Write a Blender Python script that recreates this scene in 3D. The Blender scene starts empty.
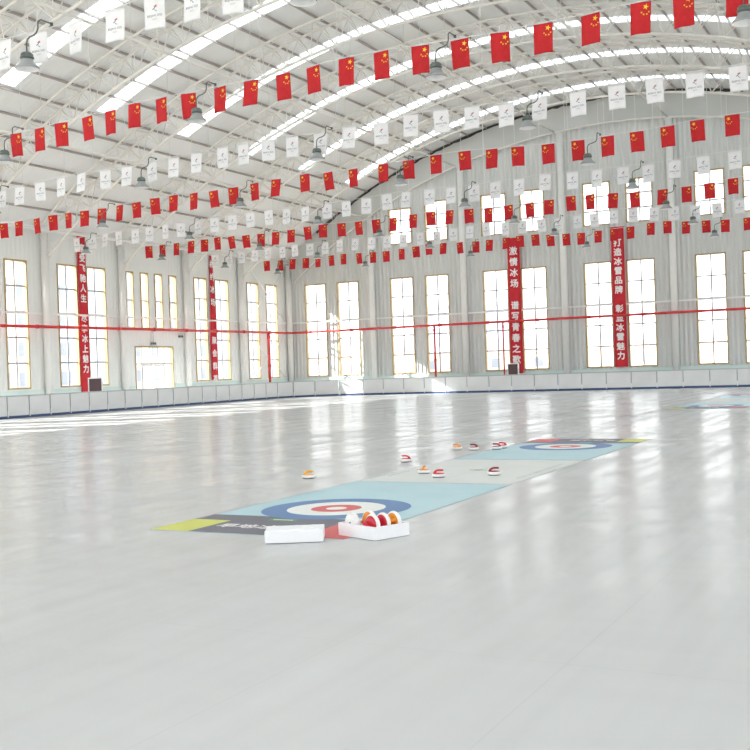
SUN_E, SKY_E, EXPO = 5.0, 1.12, 1.84
import bpy, bmesh, math, random
from mathutils import Matrix, Vector, Euler
random.seed(7)
SC = bpy.context.scene
COL = SC.collection
PI = math.pi

# ------------------------------------------------------------------ materials
def mat(name, col, rough=0.6, metal=0.0, spec=0.5):
    m = bpy.data.materials.new(name); m.use_nodes = True
    b = m.node_tree.nodes['Principled BSDF']
    b.inputs['Base Color'].default_value = (*col, 1)
    b.inputs['Roughness'].default_value = rough
    b.inputs['Metallic'].default_value = metal
    b.inputs['Specular IOR Level'].default_value = spec
    m.diffuse_color = (*col, 1)
    return m

def nd(m, t, **kw):
    n = m.node_tree.nodes.new(t)
    for k, v in kw.items(): setattr(n, k, v)
    return n

def bump_ribs(m, axis, period, strength=0.5, dist=0.02):
    """pressed ribs of profiled steel sheet, along one object axis"""
    t = m.node_tree; L = t.links.new; b = t.nodes['Principled BSDF']
    tc = nd(m, 'ShaderNodeTexCoord'); sp = nd(m, 'ShaderNodeSeparateXYZ'); L(tc.outputs['Object'], sp.inputs[0])
    mu = nd(m, 'ShaderNodeMath', operation='MULTIPLY'); L(sp.outputs[axis], mu.inputs[0]); mu.inputs[1].default_value = 2*PI/period
    si = nd(m, 'ShaderNodeMath', operation='SINE'); L(mu.outputs[0], si.inputs[0])
    pw = nd(m, 'ShaderNodeMath', operation='GREATER_THAN'); L(si.outputs[0], pw.inputs[0]); pw.inputs[1].default_value = 0.55
    mx = nd(m, 'ShaderNodeMath', operation='MULTIPLY_ADD'); L(pw.outputs[0], mx.inputs[0]); mx.inputs[1].default_value = 0.35; L(si.outputs[0], mx.inputs[2])
    bp = nd(m, 'ShaderNodeBump'); bp.inputs['Strength'].default_value = strength; bp.inputs['Distance'].default_value = dist
    L(mx.outputs[0], bp.inputs['Height']); L(bp.outputs[0], b.inputs['Normal'])
    return m

def mottled(m, c1, c2, scale):
    t = m.node_tree; L = t.links.new; b = t.nodes['Principled BSDF']
    tc = nd(m, 'ShaderNodeTexCoord'); n = nd(m, 'ShaderNodeTexNoise'); n.inputs['Scale'].default_value = scale
    L(tc.outputs['Object'], n.inputs['Vector'])
    r = nd(m, 'ShaderNodeValToRGB'); r.color_ramp.elements[0].color = (*c1, 1); r.color_ramp.elements[1].color = (*c2, 1)
    r.color_ramp.elements[0].position = .35; r.color_ramp.elements[1].position = .65
    L(n.outputs[0], r.inputs[0]); L(r.outputs[0], b.inputs['Base Color'])
    return m

M = {}
M['wall_back'] = bump_ribs(mat('profiled wall sheet', (.70, .715, .695), .45), 0, .30, .9, .035)
M['wall_left'] = bump_ribs(mat('profiled wall sheet side', (.83, .84, .82), .45), 1, .30, .35, .02)
M['gable'] = mottled(mat('smooth gable panel', (.60, .61, .59), .5), (.58, .595, .57), (.64, .65, .63), .5)
M['roof'] = bump_ribs(mat('roof sheet', (.88, .885, .88), .5), 1, .30, .22, .02)
M['ledge'] = mottled(mat('pale teal dado', (.60, .74, .71), .5), (.58, .73, .70), (.68, .78, .75), .8)
M['steel'] = mottled(mat('cream painted steel', (.80, .77, .73), .45), (.80, .775, .73), (.84, .81, .77), 2.)
M['column'] = mottled(mat('white painted column', (.86, .85, .83), .4), (.84, .84, .82), (.88, .87, .85), 1.5)
M['purlin'] = mat('brown grey purlin', (.46, .41, .385), .6)
M['rail'] = mat('white rail', (.86, .87, .86), .4)
M['redpipe'] = mottled(mat('red fire pipe', (.62, .035, .04), .35), (.60, .03, .035), (.68, .05, .05), 3.)
M['frame'] = mat('tan window frame', (.46, .34, .17), .5)
M['bar'] = mat('grey glazing bar', (.38, .39, .41), .45)
M['redcloth'] = mottled(mat('red flag cloth', (.56, .010, .018), .75), (.52, .008, .014), (.60, .012, .018), 6.)
M['banner'] = mottled(mat('red banner cloth', (.60, .02, .035), .8), (.55, .016, .03), (.64, .025, .04), 2.)
M['yellow'] = mat('yellow star', (.95, .68, .03), .6)
M['whitecloth'] = mottled(mat('white flag cloth', (.84, .84, .86), .8), (.82, .82, .84), (.88, .88, .90), 5.)
M['ink'] = mat('dark print', (.10, .10, .14), .7)
M['inkred'] = mat('red print', (.70, .06, .12), .7)
M['inkblue'] = mat('blue print', (.10, .38, .50), .7)
M['inkgrey'] = mat('grey print', (.42, .42, .46), .7)
M['lettering'] = mat('white lettering', (.92, .86, .86), .7)
M['cable'] = mat('steel cable', (.80, .80, .78), .5)
M['lampcap'] = mottled(mat('grey green lamp housing', (.11, .14, .13), .45), (.09, .12, .11), (.13, .16, .15), 8.)
M['lampbell'] = mat('aluminium reflector', (.34, .36, .36), .35, .3)
M['lampin'] = mat('white lamp interior', (.92, .92, .92), .35)
M['shadow_gap'] = mat('painted shadow gap', (.06, .055, .05), .8)
M['pipe'] = mat('dark lamp pipe', (.12, .14, .14), .5)
M['board'] = mottled(mat('white barrier plastic', (.80, .81, .82), .35), (.79, .80, .80), (.83, .84, .85), 1.2)
M['boardrail'] = mat('grey top rail', (.50, .53, .53), .4)
M['boardseam'] = mat('grey seam profile', (.33, .36, .38), .5)
M['kick'] = mat('navy kick strip', (.035, .075, .20), .45)
M['clip'] = mat('white clip', (.93, .93, .93), .4)
M['foam'] = mottled(mat('white foam', (.84, .85, .88), .7), (.83, .84, .87), (.85, .86, .89), 30.)
M['stonebody'] = mottled(mat('white stone body', (.82, .80, .80), .3), (.78, .77, .78), (.86, .84, .83), 40.)
M['stonebase'] = mat('dark stone ring', (.10, .09, .09), .5)
M['sred'] = mat('red stone plastic', (.56, .010, .028), .3)
M['sdark'] = mat('dark red stone plastic', (.27, .008, .03), .3)
M['syellow'] = mat('yellow stone plastic', (.80, .40, .02), .3)
M['sorange'] = mat('orange stone plastic', (.78, .26, .01), .3)
M['screw'] = mat('grey screw', (.25, .28, .26), .4, .6)
M['matblue'] = mottled(mat('light blue mat print', (.42, .62, .68), .45), (.40, .60, .66), (.44, .64, .70), 1.5)
M['matdark'] = mottled(mat('dark grey mat print', (.13, .13, .165), .5), (.125, .125, .16), (.14, .14, .175), 1.5)
M['matyellow'] = mat('yellow green mat print', (.60, .62, .12), .5)
M['matred'] = mat('red mat print', (.62, .09, .095), .5)
M['ringblue'] = mat('blue ring print', (.09, .20, .42), .5)
M['matwhite'] = mottled(mat('off white mat', (.66, .68, .665), .55), (.65, .67, .655), (.68, .70, .685), 1.5)
M['ringwhite'] = mat('white ring print', (.78, .80, .77), .5)
M['matgreen'] = mat('green mat print', (.06, .33, .13), .5)
M['matlines'] = mat('grey mat edging', (.40, .40, .42), .5)
M['panelblack'] = mat('dark panel face', (.10, .05, .06), .4)
M['camera_black'] = mat('dark camera body', (.12, .13, .13), .4)
M['b_cream'] = mottled(mat('cream render facade', (.80, .68, .56), .8), (.78, .66, .54), (.84, .72, .60), .05)
M['b_grey'] = mottled(mat('blue grey render facade', (.50, .53, .62), .8), (.48, .51, .60), (.54, .57, .66), .05)
M['b_pink'] = mottled(mat('pink render facade', (.80, .60, .52), .8), (.78, .58, .50), (.82, .63, .56), .05)
M['b_win'] = mat('dark house window', (.30, .33, .40), .4)
M['earth'] = mottled(mat('pale earth', (.62, .54, .44), .9), (.58, .50, .40), (.68, .60, .50), .05)

# translucent roof light
m = bpy.data.materials.new('translucent roof sheet'); m.use_nodes = True; t = m.node_tree; t.nodes.clear()
o = nd(m, 'ShaderNodeOutputMaterial'); tr = nd(m, 'ShaderNodeBsdfTranslucent'); tr.inputs[0].default_value = (.74, .77, .78, 1)
df = nd(m, 'ShaderNodeBsdfDiffuse'); df.inputs[0].default_value = (.9, .95, .95, 1)
mx = nd(m, 'ShaderNodeMixShader'); mx.inputs[0].default_value = .12
t.links.new(tr.outputs[0], mx.inputs[1]); t.links.new(df.outputs[0], mx.inputs[2]); t.links.new(mx.outputs[0], o.inputs[0])
M['skylight'] = m
# window glass
m = bpy.data.materials.new('window glass'); m.use_nodes = True; t = m.node_tree; t.nodes.clear()
o = nd(m, 'ShaderNodeOutputMaterial'); tr = nd(m, 'ShaderNodeBsdfTransparent'); tr.inputs[0].default_value = (.97, .985, .98, 1)
gl = nd(m, 'ShaderNodeBsdfGlossy'); gl.inputs['Roughness'].default_value = .03
lw = nd(m, 'ShaderNodeLayerWeight'); pw = nd(m, 'ShaderNodeMath', operation='POWER'); t.links.new(lw.outputs['Facing'], pw.inputs[0]); pw.inputs[1].default_value = 5
fr = nd(m, 'ShaderNodeMath', operation='MULTIPLY_ADD'); t.links.new(pw.outputs[0], fr.inputs[0]); fr.inputs[1].default_value = .6; fr.inputs[2].default_value = .03
mx = nd(m, 'ShaderNodeMixShader'); t.links.new(fr.outputs[0], mx.inputs[0]); t.links.new(tr.outputs[0], mx.inputs[1]); t.links.new(gl.outputs[0], mx.inputs[2]); t.links.new(mx.outputs[0], o.inputs[0])
M['glass'] = m
# synthetic ice floor: glossy white panels with fine seams
m = mat('synthetic ice panels', (.70, .72, .71), .2); t = m.node_tree; L = t.links.new; b = t.nodes['Principled BSDF']
tc = nd(m, 'ShaderNodeTexCoord')
def mapped(sx, sy):
    mp = nd(m, 'ShaderNodeMapping'); mp.inputs['Scale'].default_value = (sx, sy, 1); L(tc.outputs['Object'], mp.inputs[0]); return mp
def math_(op, a, bb=None, c=None):
    n = nd(m, 'ShaderNodeMath', operation=op)
    for k, v in enumerate((a, bb, c)):
        if v is None: continue
        if isinstance(v, (int, float)): n.inputs[k].default_value = v
        else: L(v, n.inputs[k])
    return n.outputs[0]
sp = nd(m, 'ShaderNodeSeparateXYZ'); L(tc.outputs['Object'], sp.inputs[0])
def seam(axis, period, off, w):
    v = math_('MULTIPLY_ADD', sp.outputs[axis], 1/period, off/period)
    f = math_('FRACT', v); d = math_('ABSOLUTE', math_('SUBTRACT', f, .5))
    return math_('LESS_THAN', d, w/period)
sm = math_('MAXIMUM', seam(0, 1.53, 3.47+1.53*40+.765, .006), seam(1, 6.05, 60.5+3.025, .006))
n1 = nd(m, 'ShaderNodeTexNoise'); n1.inputs['Scale'].default_value = 1; n1.inputs['Detail'].default_value = 3; L(mapped(.25, .12).outputs[0], n1.inputs['Vector'])
r = nd(m, 'ShaderNodeValToRGB'); r.color_ramp.elements[0].color = (.52, .53, .53, 1); r.color_ramp.elements[1].color = (.555, .562, .565, 1)
r.color_ramp.elements[0].position = .3; r.color_ramp.elements[1].position = .7; L(n1.outputs[0], r.inputs[0])
mc = nd(m, 'ShaderNodeMix', data_type='RGBA'); L(math_('MULTIPLY', sm, .22), mc.inputs[0]); L(r.outputs[0], mc.inputs[6]); mc.inputs[7].default_value = (.42, .42, .41, 1)
n2 = nd(m, 'ShaderNodeTexNoise'); n2.inputs['Scale'].default_value = 1; n2.inputs['Detail'].default_value = 1.5; L(mapped(3.2, .28).outputs[0], n2.inputs['Vector'])
n3 = nd(m, 'ShaderNodeTexNoise'); n3.inputs['Scale'].default_value = 1; n3.inputs['Detail'].default_value = 2; L(mapped(.5, 2.2).outputs[0], n3.inputs['Vector'])
rr = nd(m, 'ShaderNodeMapRange'); L(n2.outputs[0], rr.inputs[0]); rr.inputs[1].default_value = .25; rr.inputs[2].default_value = .75; rr.inputs[3].default_value = .13; rr.inputs[4].default_value = .265
bp = nd(m, 'ShaderNodeBump'); bp.inputs['Strength'].default_value = .55; bp.inputs['Distance'].default_value = .004; hsum = math_('ADD', n3.outputs[0], math_('MULTIPLY', n2.outputs[0], .8)); L(hsum, bp.inputs['Height'])
# milky plastic: a diffuse body under a thin waxy sheen that grows towards grazing views
out = [q for q in t.nodes if q.type == 'OUTPUT_MATERIAL'][0]
t.nodes.remove(b)
dfs = nd(m, 'ShaderNodeBsdfDiffuse'); L(mc.outputs[2], dfs.inputs[0])
gls = nd(m, 'ShaderNodeBsdfGlossy'); gls.inputs[0].default_value = (1, 1, 1, 1); L(rr.outputs[0], gls.inputs['Roughness']); L(bp.outputs[0], gls.inputs['Normal'])
lw = nd(m, 'ShaderNodeLayerWeight'); lw.inputs[0].default_value = .5
def noise(sx, sy, rot, det):
    mp = nd(m, 'ShaderNodeMapping'); mp.inputs['Scale'].default_value = (sx, sy, 1); mp.inputs['Rotation'].default_value = (0, 0, rot); L(tc.outputs['Object'], mp.inputs[0])
    q = nd(m, 'ShaderNodeTexNoise'); q.inputs['Scale'].default_value = 1; q.inputs['Detail'].default_value = det; L(mp.outputs[0], q.inputs['Vector']); return q.outputs[0]
# wiping marks: long streaks down the hall, broader ones across it
wipe = math_('ADD', math_('MULTIPLY', noise(2.6, .10, .03, 2), .62), math_('MULTIPLY', noise(.16, 1.1, .05, 3), .38))
mr = nd(m, 'ShaderNodeMapRange'); L(wipe, mr.inputs[0]); mr.inputs[1].default_value = .36; mr.inputs[2].default_value = .64; mr.inputs[3].default_value = .35; mr.inputs[4].default_value = 1.65
fac = math_('MULTIPLY', math_('MULTIPLY_ADD', math_('POWER', lw.outputs['Facing'], 5.0), .30, .03), mr.outputs[0])
mxs = nd(m, 'ShaderNodeMixShader'); L(fac, mxs.inputs[0]); L(dfs.outputs[0], mxs.inputs[1]); L(gls.outputs[0], mxs.inputs[2]); L(mxs.outputs[0], out.inputs[0])
M['floor'] = m

# ------------------------------------------------------------------ mesh helpers
def add_box(bm, x0, x1, y0, y1, z0, z1, mi=0, mtx=None):
    vs = [bm.verts.new((x, y, z)) for x in (x0, x1) for y in (y0, y1) for z in (z0, z1)]
    if mtx: 
        for v in vs: v.co = mtx @ v.co
    for q in ((0,1,3,2),(4,6,7,5),(0,4,5,1),(2,3,7,6),(0,2,6,4),(1,5,7,3)):
        f = bm.faces.new([vs[k] for k in q]); f.material_index = mi
    return vs

def add_tube(bm, pts, r, seg=8, mi=0, caps=True, smooth=True):
    pts = [Vector(p) for p in pts]; rings = []
    up = None
    for i, p in enumerate(pts):
        a = pts[max(i-1, 0)]; c = pts[min(i+1, len(pts)-1)]; d = (c-a).normalized()
        if up is None:
            up = Vector((0, 0, 1)) if abs(d.z) < .9 else Vector((0, 1, 0))
        s = d.cross(up).normalized(); up = s.cross(d).normalized()
        rr = r[i] if isinstance(r, (list, tuple)) else r
        rings.append([bm.verts.new(p + s*math.cos(k*2*PI/seg)*rr + up*math.sin(k*2*PI/seg)*rr) for k in range(seg)])
    for A, B in zip(rings, rings[1:]):
        for k in range(seg):
            f = bm.faces.new((A[k], A[(k+1) % seg], B[(k+1) % seg], B[k])); f.smooth = smooth; f.material_index = mi
    if caps:
        f = bm.faces.new(list(reversed(rings[0]))); f.material_index = mi
        f = bm.faces.new(rings[-1]); f.material_index = mi

def add_lathe(bm, prof, seg=24, mi=0, smooth=True):
    rings = []
    for r, z in prof:
        if r < 1e-6: rings.append([bm.verts.new((0, 0, z))])
        else: rings.append([bm.verts.new((r*math.cos(k*2*PI/seg), r*math.sin(k*2*PI/seg), z)) for k in range(seg)])
    for A, B in zip(rings, rings[1:]):
        for k in range(seg):
            k2 = (k+1) % seg
            q = [A[k % len(A)], A[k2 % len(A)], B[k2 % len(B)], B[k % len(B)]]
            u = []
            for v in q:
                if v not in u: u.append(v)
            if len(u) > 2:
                f = bm.faces.new(u); f.smooth = smooth; f.material_index = mi

def mesh(name, bm, mats, recalc=True):
    if recalc: bmesh.ops.recalc_face_normals(bm, faces=bm.faces[:])
    me = bpy.data.meshes.new(name); bm.to_mesh(me); bm.free()
    for k in (mats if isinstance(mats, (list, tuple)) else [mats]): me.materials.append(M[k])
    return me

def link(name, me, parent=None, loc=(0, 0, 0), rot=(0, 0, 0)):
    o = bpy.data.objects.new(name, me); COL.objects.link(o)
    o.location = loc; o.rotation_euler = rot
    if parent is not None: o.parent = parent
    return o

def obj(name, bm, mats, parent=None, loc=(0, 0, 0), rot=(0, 0, 0), bevel=0):
    o = link(name, mesh(name, bm, mats), parent, loc, rot)
    if bevel:
        md = o.modifiers.new('bevel', 'BEVEL'); md.width = bevel; md.segments = 2; md.limit_method = 'ANGLE'
    return o

def empty(name, loc=(0, 0, 0), rot=(0, 0, 0)):
    o = bpy.data.objects.new(name, None); COL.objects.link(o); o.location = loc; o.rotation_euler = rot
    o.empty_display_size = .2
    return o

def tag(o, label, cat, group=None):
    o['label'] = label; o['category'] = cat
    if group: o['group'] = group
    return o

def struct(o, label=None):
    o['kind'] = 'structure'
    if label: o['label'] = label
    return o

def copy_tree(o, parent=None):
    c = o.copy(); COL.objects.link(c)
    if parent is not None: c.parent = parent
    for ch in list(o.children): copy_tree(ch, c)
    return c

def box(x0, x1, y0, y1, z0, z1):
    bm = bmesh.new(); add_box(bm, x0, x1, y0, y1, z0, z1); return bm

ORD = ['zeroth','first','second','third','fourth','fifth','sixth','seventh','eighth','ninth','tenth','eleventh','twelfth','thirteenth',
 'fourteenth','fifteenth','sixteenth','seventeenth','eighteenth','nineteenth','twentieth']
TENS = {20: 'twenty', 30: 'thirty', 40: 'forty'}
def ordw(n):
    if n <= 20: return ORD[n]
    t_, u = n//10*10, n % 10
    return {30: 'thirtieth', 40: 'fortieth'}[t_] if u == 0 else TENS[t_] + '-' + ORD[u]

FONT_CACHE = {}
def text_mesh(body, size):
    c = bpy.data.curves.new('lettering', 'FONT'); c.body = body; c.size = size; c.align_x = 'CENTER'; c.align_y = 'CENTER'
    c.resolution_u = 2
    o = bpy.data.objects.new('lettering', c); COL.objects.link(o)
    me = bpy.data.meshes.new_from_object(o.evaluated_get(bpy.context.evaluated_depsgraph_get()))
    COL.objects.unlink(o); bpy.data.objects.remove(o); bpy.data.curves.remove(c)
    return me

def add_text(bm, body, size, mtx, mi=0, bold=0, squash=1.0, stroke=0.0):
    """lettering of its own thickness, laid into bm through mtx (text lies in its local xy plane, centred)"""
    me = text_mesh(body, size)
    if not me.vertices: return
    cx = (min(v.co.x for v in me.vertices)+max(v.co.x for v in me.vertices))/2
    cy = (min(v.co.y for v in me.vertices)+max(v.co.y for v in me.vertices))/2
    offs = [(0, 0)] + ([(bold, 0), (-bold, 0), (0, bold), (0, -bold)] if bold else [])
    for q, (dx, dy) in enumerate(offs):
        vs = [bm.verts.new(mtx @ Vector(((v.co.x-cx+dx)*squash, v.co.y-cy+dy, q*.0003))) for v in me.vertices]
        for p in me.polygons:
            try: f = bm.faces.new([vs[k] for k in p.vertices]); f.material_index = mi
            except ValueError: pass
    bpy.data.meshes.remove(me)

# ------------------------------------------------------------------ layout (metres; camera stands at x=0, y=0)
CX, CZ = -17.0, -20.15            # axis of the barrel roof
R_ROOF, R_UP, R_LOW, R_GABLE = 38.5, 38.12, 36.9, 36.75
YK = [17.3 + 5.975*k for k in range(9)]     # bay lines: the last one is the gable
def arc(th, R):
    a = math.radians(th); return CX + R*math.sin(a), CZ + R*math.cos(a)
def arc_z(x, R): return CZ + math.sqrt(max(R*R-(x-CX)**2, 0))
STEP = 2.05
XL, YB = -41.1, 65.4              # inner faces of the left wall and of the gable wall
Y0, XR = -13.0, 7.3

CAM_R = Vector((0.88606382, 0.46228569, -0.03439251)); CAM_U = Vector((0.02752926, 0.02158574, 0.99938791)); CAM_F = Vector((-0.46274511, 0.88646827, -0.00639996))
CAM_P = Vector((0, 0, 1.8)); FPX = 1053.19
def in_view(x, y, z, pad=25):
    d = Vector((x, y, z)) - CAM_P; w = d.dot(CAM_F)
    if w <= 0: return False
    u = FPX*d.dot(CAM_R)/w; v = FPX*d.dot(CAM_U)/w
    return abs(u) < 375+pad and abs(v) < 375+pad

# ------------------------------------------------------------------ setting: floor, walls, roof
bm = box(-41.3, XR, Y0, 65.6, -.2, 0)
struct(obj('floor', bm, 'floor'), 'glossy white synthetic ice floor made of large panels')

def wall_cells(bm, us, vs, holes, w0, w1, axis):
    us = sorted(set(us + [h[0] for h in holes] + [h[1] for h in holes])); vs = sorted(set(vs + [h[2] for h in holes] + [h[3] for h in holes]))
    for ua, ub in zip(us, us[1:]):
        run = None
        for va, vb in zip(vs, vs[1:]):
            um, vm = (ua+ub)/2, (va+vb)/2
            solid = not any(h[0] < um < h[1] and h[2] < vm < h[3] for h in holes)
            if solid: run = (run[0], vb) if run else (va, vb)
            if (not solid or vb == vs[-1]) and run:
                if axis == 'x': add_box(bm, w0, w1, ua, ub, run[0], run[1])
                else: add_box(bm, ua, ub, w0, w1, run[0], run[1])
                run = None

ZB, ZT = 1.35, 8.0
left_wins = []
k = -5
for k in range(-5, 4):                                    # ordinary bays: a pair of tall windows each
    y = 17.3 + 5.975*k
    left_wins += [(y+1.1, y+2.63, ZB, ZT, 2, 5), (y+3.38, y+4.92, ZB, ZT, 2, 5)]
left_wins += [(42.27, 43.80, ZB, ZT, 2, 5), (44.50, 46.05, ZB, ZT, 2, 5)]
left_wins += [(47.75, 48.43, 4.62, 7.97, 1, 2), (49.04, 49.77, 4.62, 7.97, 1, 2), (50.33, 51.07, 4.62, 7.97, 1, 2), (51.69, 52.45, 4.62, 7.97, 1, 2)]
left_wins += [(54.20, 55.55, ZB, ZT, 2, 5), (56.42, 57.95, ZB, ZT, 2, 5), (60.10, 61.50, ZB, ZT, 2, 5), (62.44, 63.90, ZB, ZT, 2, 5)]
left_wins = [w for w in left_wins if w[0] > Y0]
DOOR = (48.35, 51.90, 0.0, 3.58)
bm = bmesh.new(); wall_cells(bm, [Y0, 65.6], [0, 9.95], [w[:4] for w in left_wins] + [DOOR], XL-.2, XL, 'x')
struct(obj('wall_left', bm, 'wall_left'), 'pale profiled sheet side wall with tall windows')

right_wins = [(h_[0], h_[1], h_[2], h_[3]) for h_ in [(17.3+5.975*k+o_, 17.3+5.975*k+o_+1.6, ZB, ZT) for k in range(-5, 8) for o_ in (1.1, 3.38)] if h_[0] > Y0]
bm = bmesh.new(); wall_cells(bm, [Y0, 65.6], [0, 9.95], right_wins, XR, XR+.2, 'x')
struct(obj('wall_right', bm, 'wall_left'), 'pale profiled sheet wall behind the right edge of the view')
front_light_openings = [(x_, x_+2.3, .9, 9.2) for x_ in [-39.6+2.9*q for q in range(16)]]  # unseen front wall: openings made oversized to let more daylight into the hall
bm = bmesh.new(); wall_cells(bm, [XL, XR], [0, 9.95], front_light_openings, Y0-.2, Y0, 'y')
xs_ = [XL + (XR-XL)*q/48 for q in range(49)]
for xa, xb in zip(xs_, xs_[1:]):
    vs = [bm.verts.new(p) for yy in (Y0-.2, Y0) for p in ((xa, yy, 9.95), (xb, yy, 9.95), (xb, yy, arc_z(xb, R_ROOF)+.02), (xa, yy, arc_z(xa, R_ROOF)+.02))]
    for q in ((0,3,2,1),(4,5,6,7),(2,3,7,6)): bm.faces.new([vs[j] for j in q])
struct(obj('wall_front_unseen', bm, 'wall_back'), 'unseen profiled sheet wall behind the viewer, openings enlarged for daylight')

back_wins = []
for k, x in enumerate([-40.9, -34.0, -27.1, -20.2, -13.35, -6.5]):
    a, b = [(-39.65, -36.96), (-32.73, -30.05), (-25.83, -23.18), (-18.97, -16.27), (-12.10, -9.37), (-5.2, -2.5)][k]
    back_wins += [(a, a+1.79, ZB, ZT, 2, 5), (b, b+1.76, ZB, ZT, 2, 5)]
for a, b in [(-32.68, -29.92), (-25.82, -23.12), (-18.92, -16.19), (-12.03, -9.24), (-5.15, -2.4)]:
    back_wins += [(a, a+1.77, 10.29, 13.02 if a > -32 else 12.75, 2, 3), (b, b+1.68, 10.29, 13.02, 2, 3)]
# gable wall: cells to the arc of the roof
bm = bmesh.new()
cuts = sorted(set([XL-.2, XR] + [round(h[q], 3) for h in back_wins for q in (0, 1)] + [round(-41.3+.8*q, 3) for q in range(61)]))
for xa, xb in zip(cuts, cuts[1:]):
    if xb-xa < 1e-4: continue
    top_a, top_b = arc_z(xa, R_ROOF), arc_z(xb, R_ROOF); base = min(top_a, top_b) - .02
    zs = sorted(set([0, base] + [h[q] for h in back_wins for q in (2, 3) if h[0] < (xa+xb)/2 < h[1]]))
    run = None
    for za, zb in zip(zs, zs[1:]):
        solid = not any(h[0] < (xa+xb)/2 < h[1] and h[2] < (za+zb)/2 < h[3] for h in back_wins)
        if solid: run = (run[0], zb) if run else (za, zb)
        if (not solid or zb == zs[-1]) and run:
            add_box(bm, xa, xb, YB, YB+.2, run[0], run[1]); run = None
    vs = [bm.verts.new(p) for p in ((xa, YB, base), (xb, YB, base), (xb, YB, top_b), (xa, YB, top_a), (xa, YB+.2, base), (xb, YB+.2, base), (xb, YB+.2, top_b), (xa, YB+.2, top_a))]
    for q in ((0,1,2,3),(5,4,7,6),(3,2,6,7)): bm.faces.new([vs[j] for j in q])
struct(obj('wall_back', bm, 'wall_back'), 'pale grey profiled sheet gable wall')
# smooth panel band between the gable arch and the roof
bm = bmesh.new()
ths = [-38+q*.5 for q in range(int(76/.5)+1)]
rows_ = []
for th in ths:
    xo, zo = arc(th, R_ROOF-.03); xi, zi = arc(th, R_GABLE)
    rows_.append([bm.verts.new((xi, YB-.05, zi)), bm.verts.new((xo, YB-.05, zo)), bm.verts.new((xo, YB-.004, zo)), bm.verts.new((xi, YB-.004, zi))])
for A, B in zip(rows_, rows_[1:]):
    for q in range(4): bm.faces.new((A[q], B[q], B[(q+1) % 4], A[(q+1) % 4]))
struct(obj('trim_1', bm, 'gable'), 'smooth grey band of wall under the curved roof')
bm = bmesh.new(); prev = None; rnd_ = random.Random(5)  # near-black strip painted in place of the shadow gap under the roof edge
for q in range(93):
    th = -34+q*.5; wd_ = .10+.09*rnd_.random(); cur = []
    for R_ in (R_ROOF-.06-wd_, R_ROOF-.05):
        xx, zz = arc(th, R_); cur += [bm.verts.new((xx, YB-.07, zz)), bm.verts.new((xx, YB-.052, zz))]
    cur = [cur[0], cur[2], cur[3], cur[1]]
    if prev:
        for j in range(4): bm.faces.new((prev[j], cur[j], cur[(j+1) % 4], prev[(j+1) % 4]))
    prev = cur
struct(obj('trim_shadow_gap', bm, 'shadow_gap'), 'dark ragged strip painted as the shadow gap between gable and roof')
# arched tube along the foot of that band
bm = bmesh.new(); add_tube(bm, [(arc(th, R_GABLE)[0], YB-.2, arc(th, R_GABLE)[1]) for th in [-39.5+q*1.0 for q in range(79)]], .06, 8)
tag(obj('gable_arch_tube', bm, 'steel'), 'thin arched white tube joining the column heads on the gable wall', 'beam')

# roof skin, with slots for the translucent strips
SKY_T = 26.4
def arc_strip(bm, y0, y1, t0, t1, R0, R1, n):
    prev = None
    for q in range(n+1):
        th = t0+(t1-t0)*q/n; xo, zo = arc(th, R1); xi, zi = arc(th, R0)
        cur = [bm.verts.new(p) for p in ((xi, y0, zi), (xi, y1, zi), (xo, y1, zo), (xo, y0, zo))]
        if prev:
            for j in range(4):
                f = bm.faces.new((prev[j], cur[j], cur[(j+1) % 4], prev[(j+1) % 4]))
        else: bm.faces.new(cur)
        prev = cur
    bm.faces.new(prev[::-1])
bm = bmesh.new(); slots = []
ya = Y0
for k in range(-5, 8):
    y = 17.3 + 5.975*k
    if y+3.3 < Y0+1: continue
    s0, s1 = y+2.82, y+3.78
    arc_strip(bm, ya, s0, -39.75, 39.9, R_ROOF, R_ROOF+.06, 76)
    arc_strip(bm, s0, s1, -39.75, -SKY_T, R_ROOF, R_ROOF+.06, 12)
    arc_strip(bm, s0, s1, SKY_T, 39.9, R_ROOF, R_ROOF+.06, 12)
    slots.append((s0, s1)); ya = s1
arc_strip(bm, ya, 65.6, -39.75, 39.9, R_ROOF, R_ROOF+.06, 76)
struct(obj('ceiling', bm, 'roof'), 'curved pale profiled sheet roof')
n_sky = 0
for s0, s1 in slots:
    bm = bmesh.new(); arc_strip(bm, s0, s1, -SKY_T, SKY_T, R_ROOF+.01, R_ROOF+.05, 52)
    n_sky += 1
    struct(obj('window_%d' % (100+n_sky), bm, 'skylight'), 'glowing translucent roof light strip across the curved roof')

# dado ledge along both walls
bm = bmesh.new()
for a, b in ((Y0, DOOR[0]-.1), (DOOR[1]+.1, YB-.07)): add_box(bm, XL+.002, XL+.055, a, b, .001, 1.27)
struct(obj('baseboard_left', bm, 'ledge', bevel=.01), 'pale teal low ledge under the side windows')
struct(obj('baseboard_back', box(XL+.002, XR, YB-.055, YB-.002, .001, 1.27), 'ledge', bevel=.01), 'pale teal low ledge under the gable windows')

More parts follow.
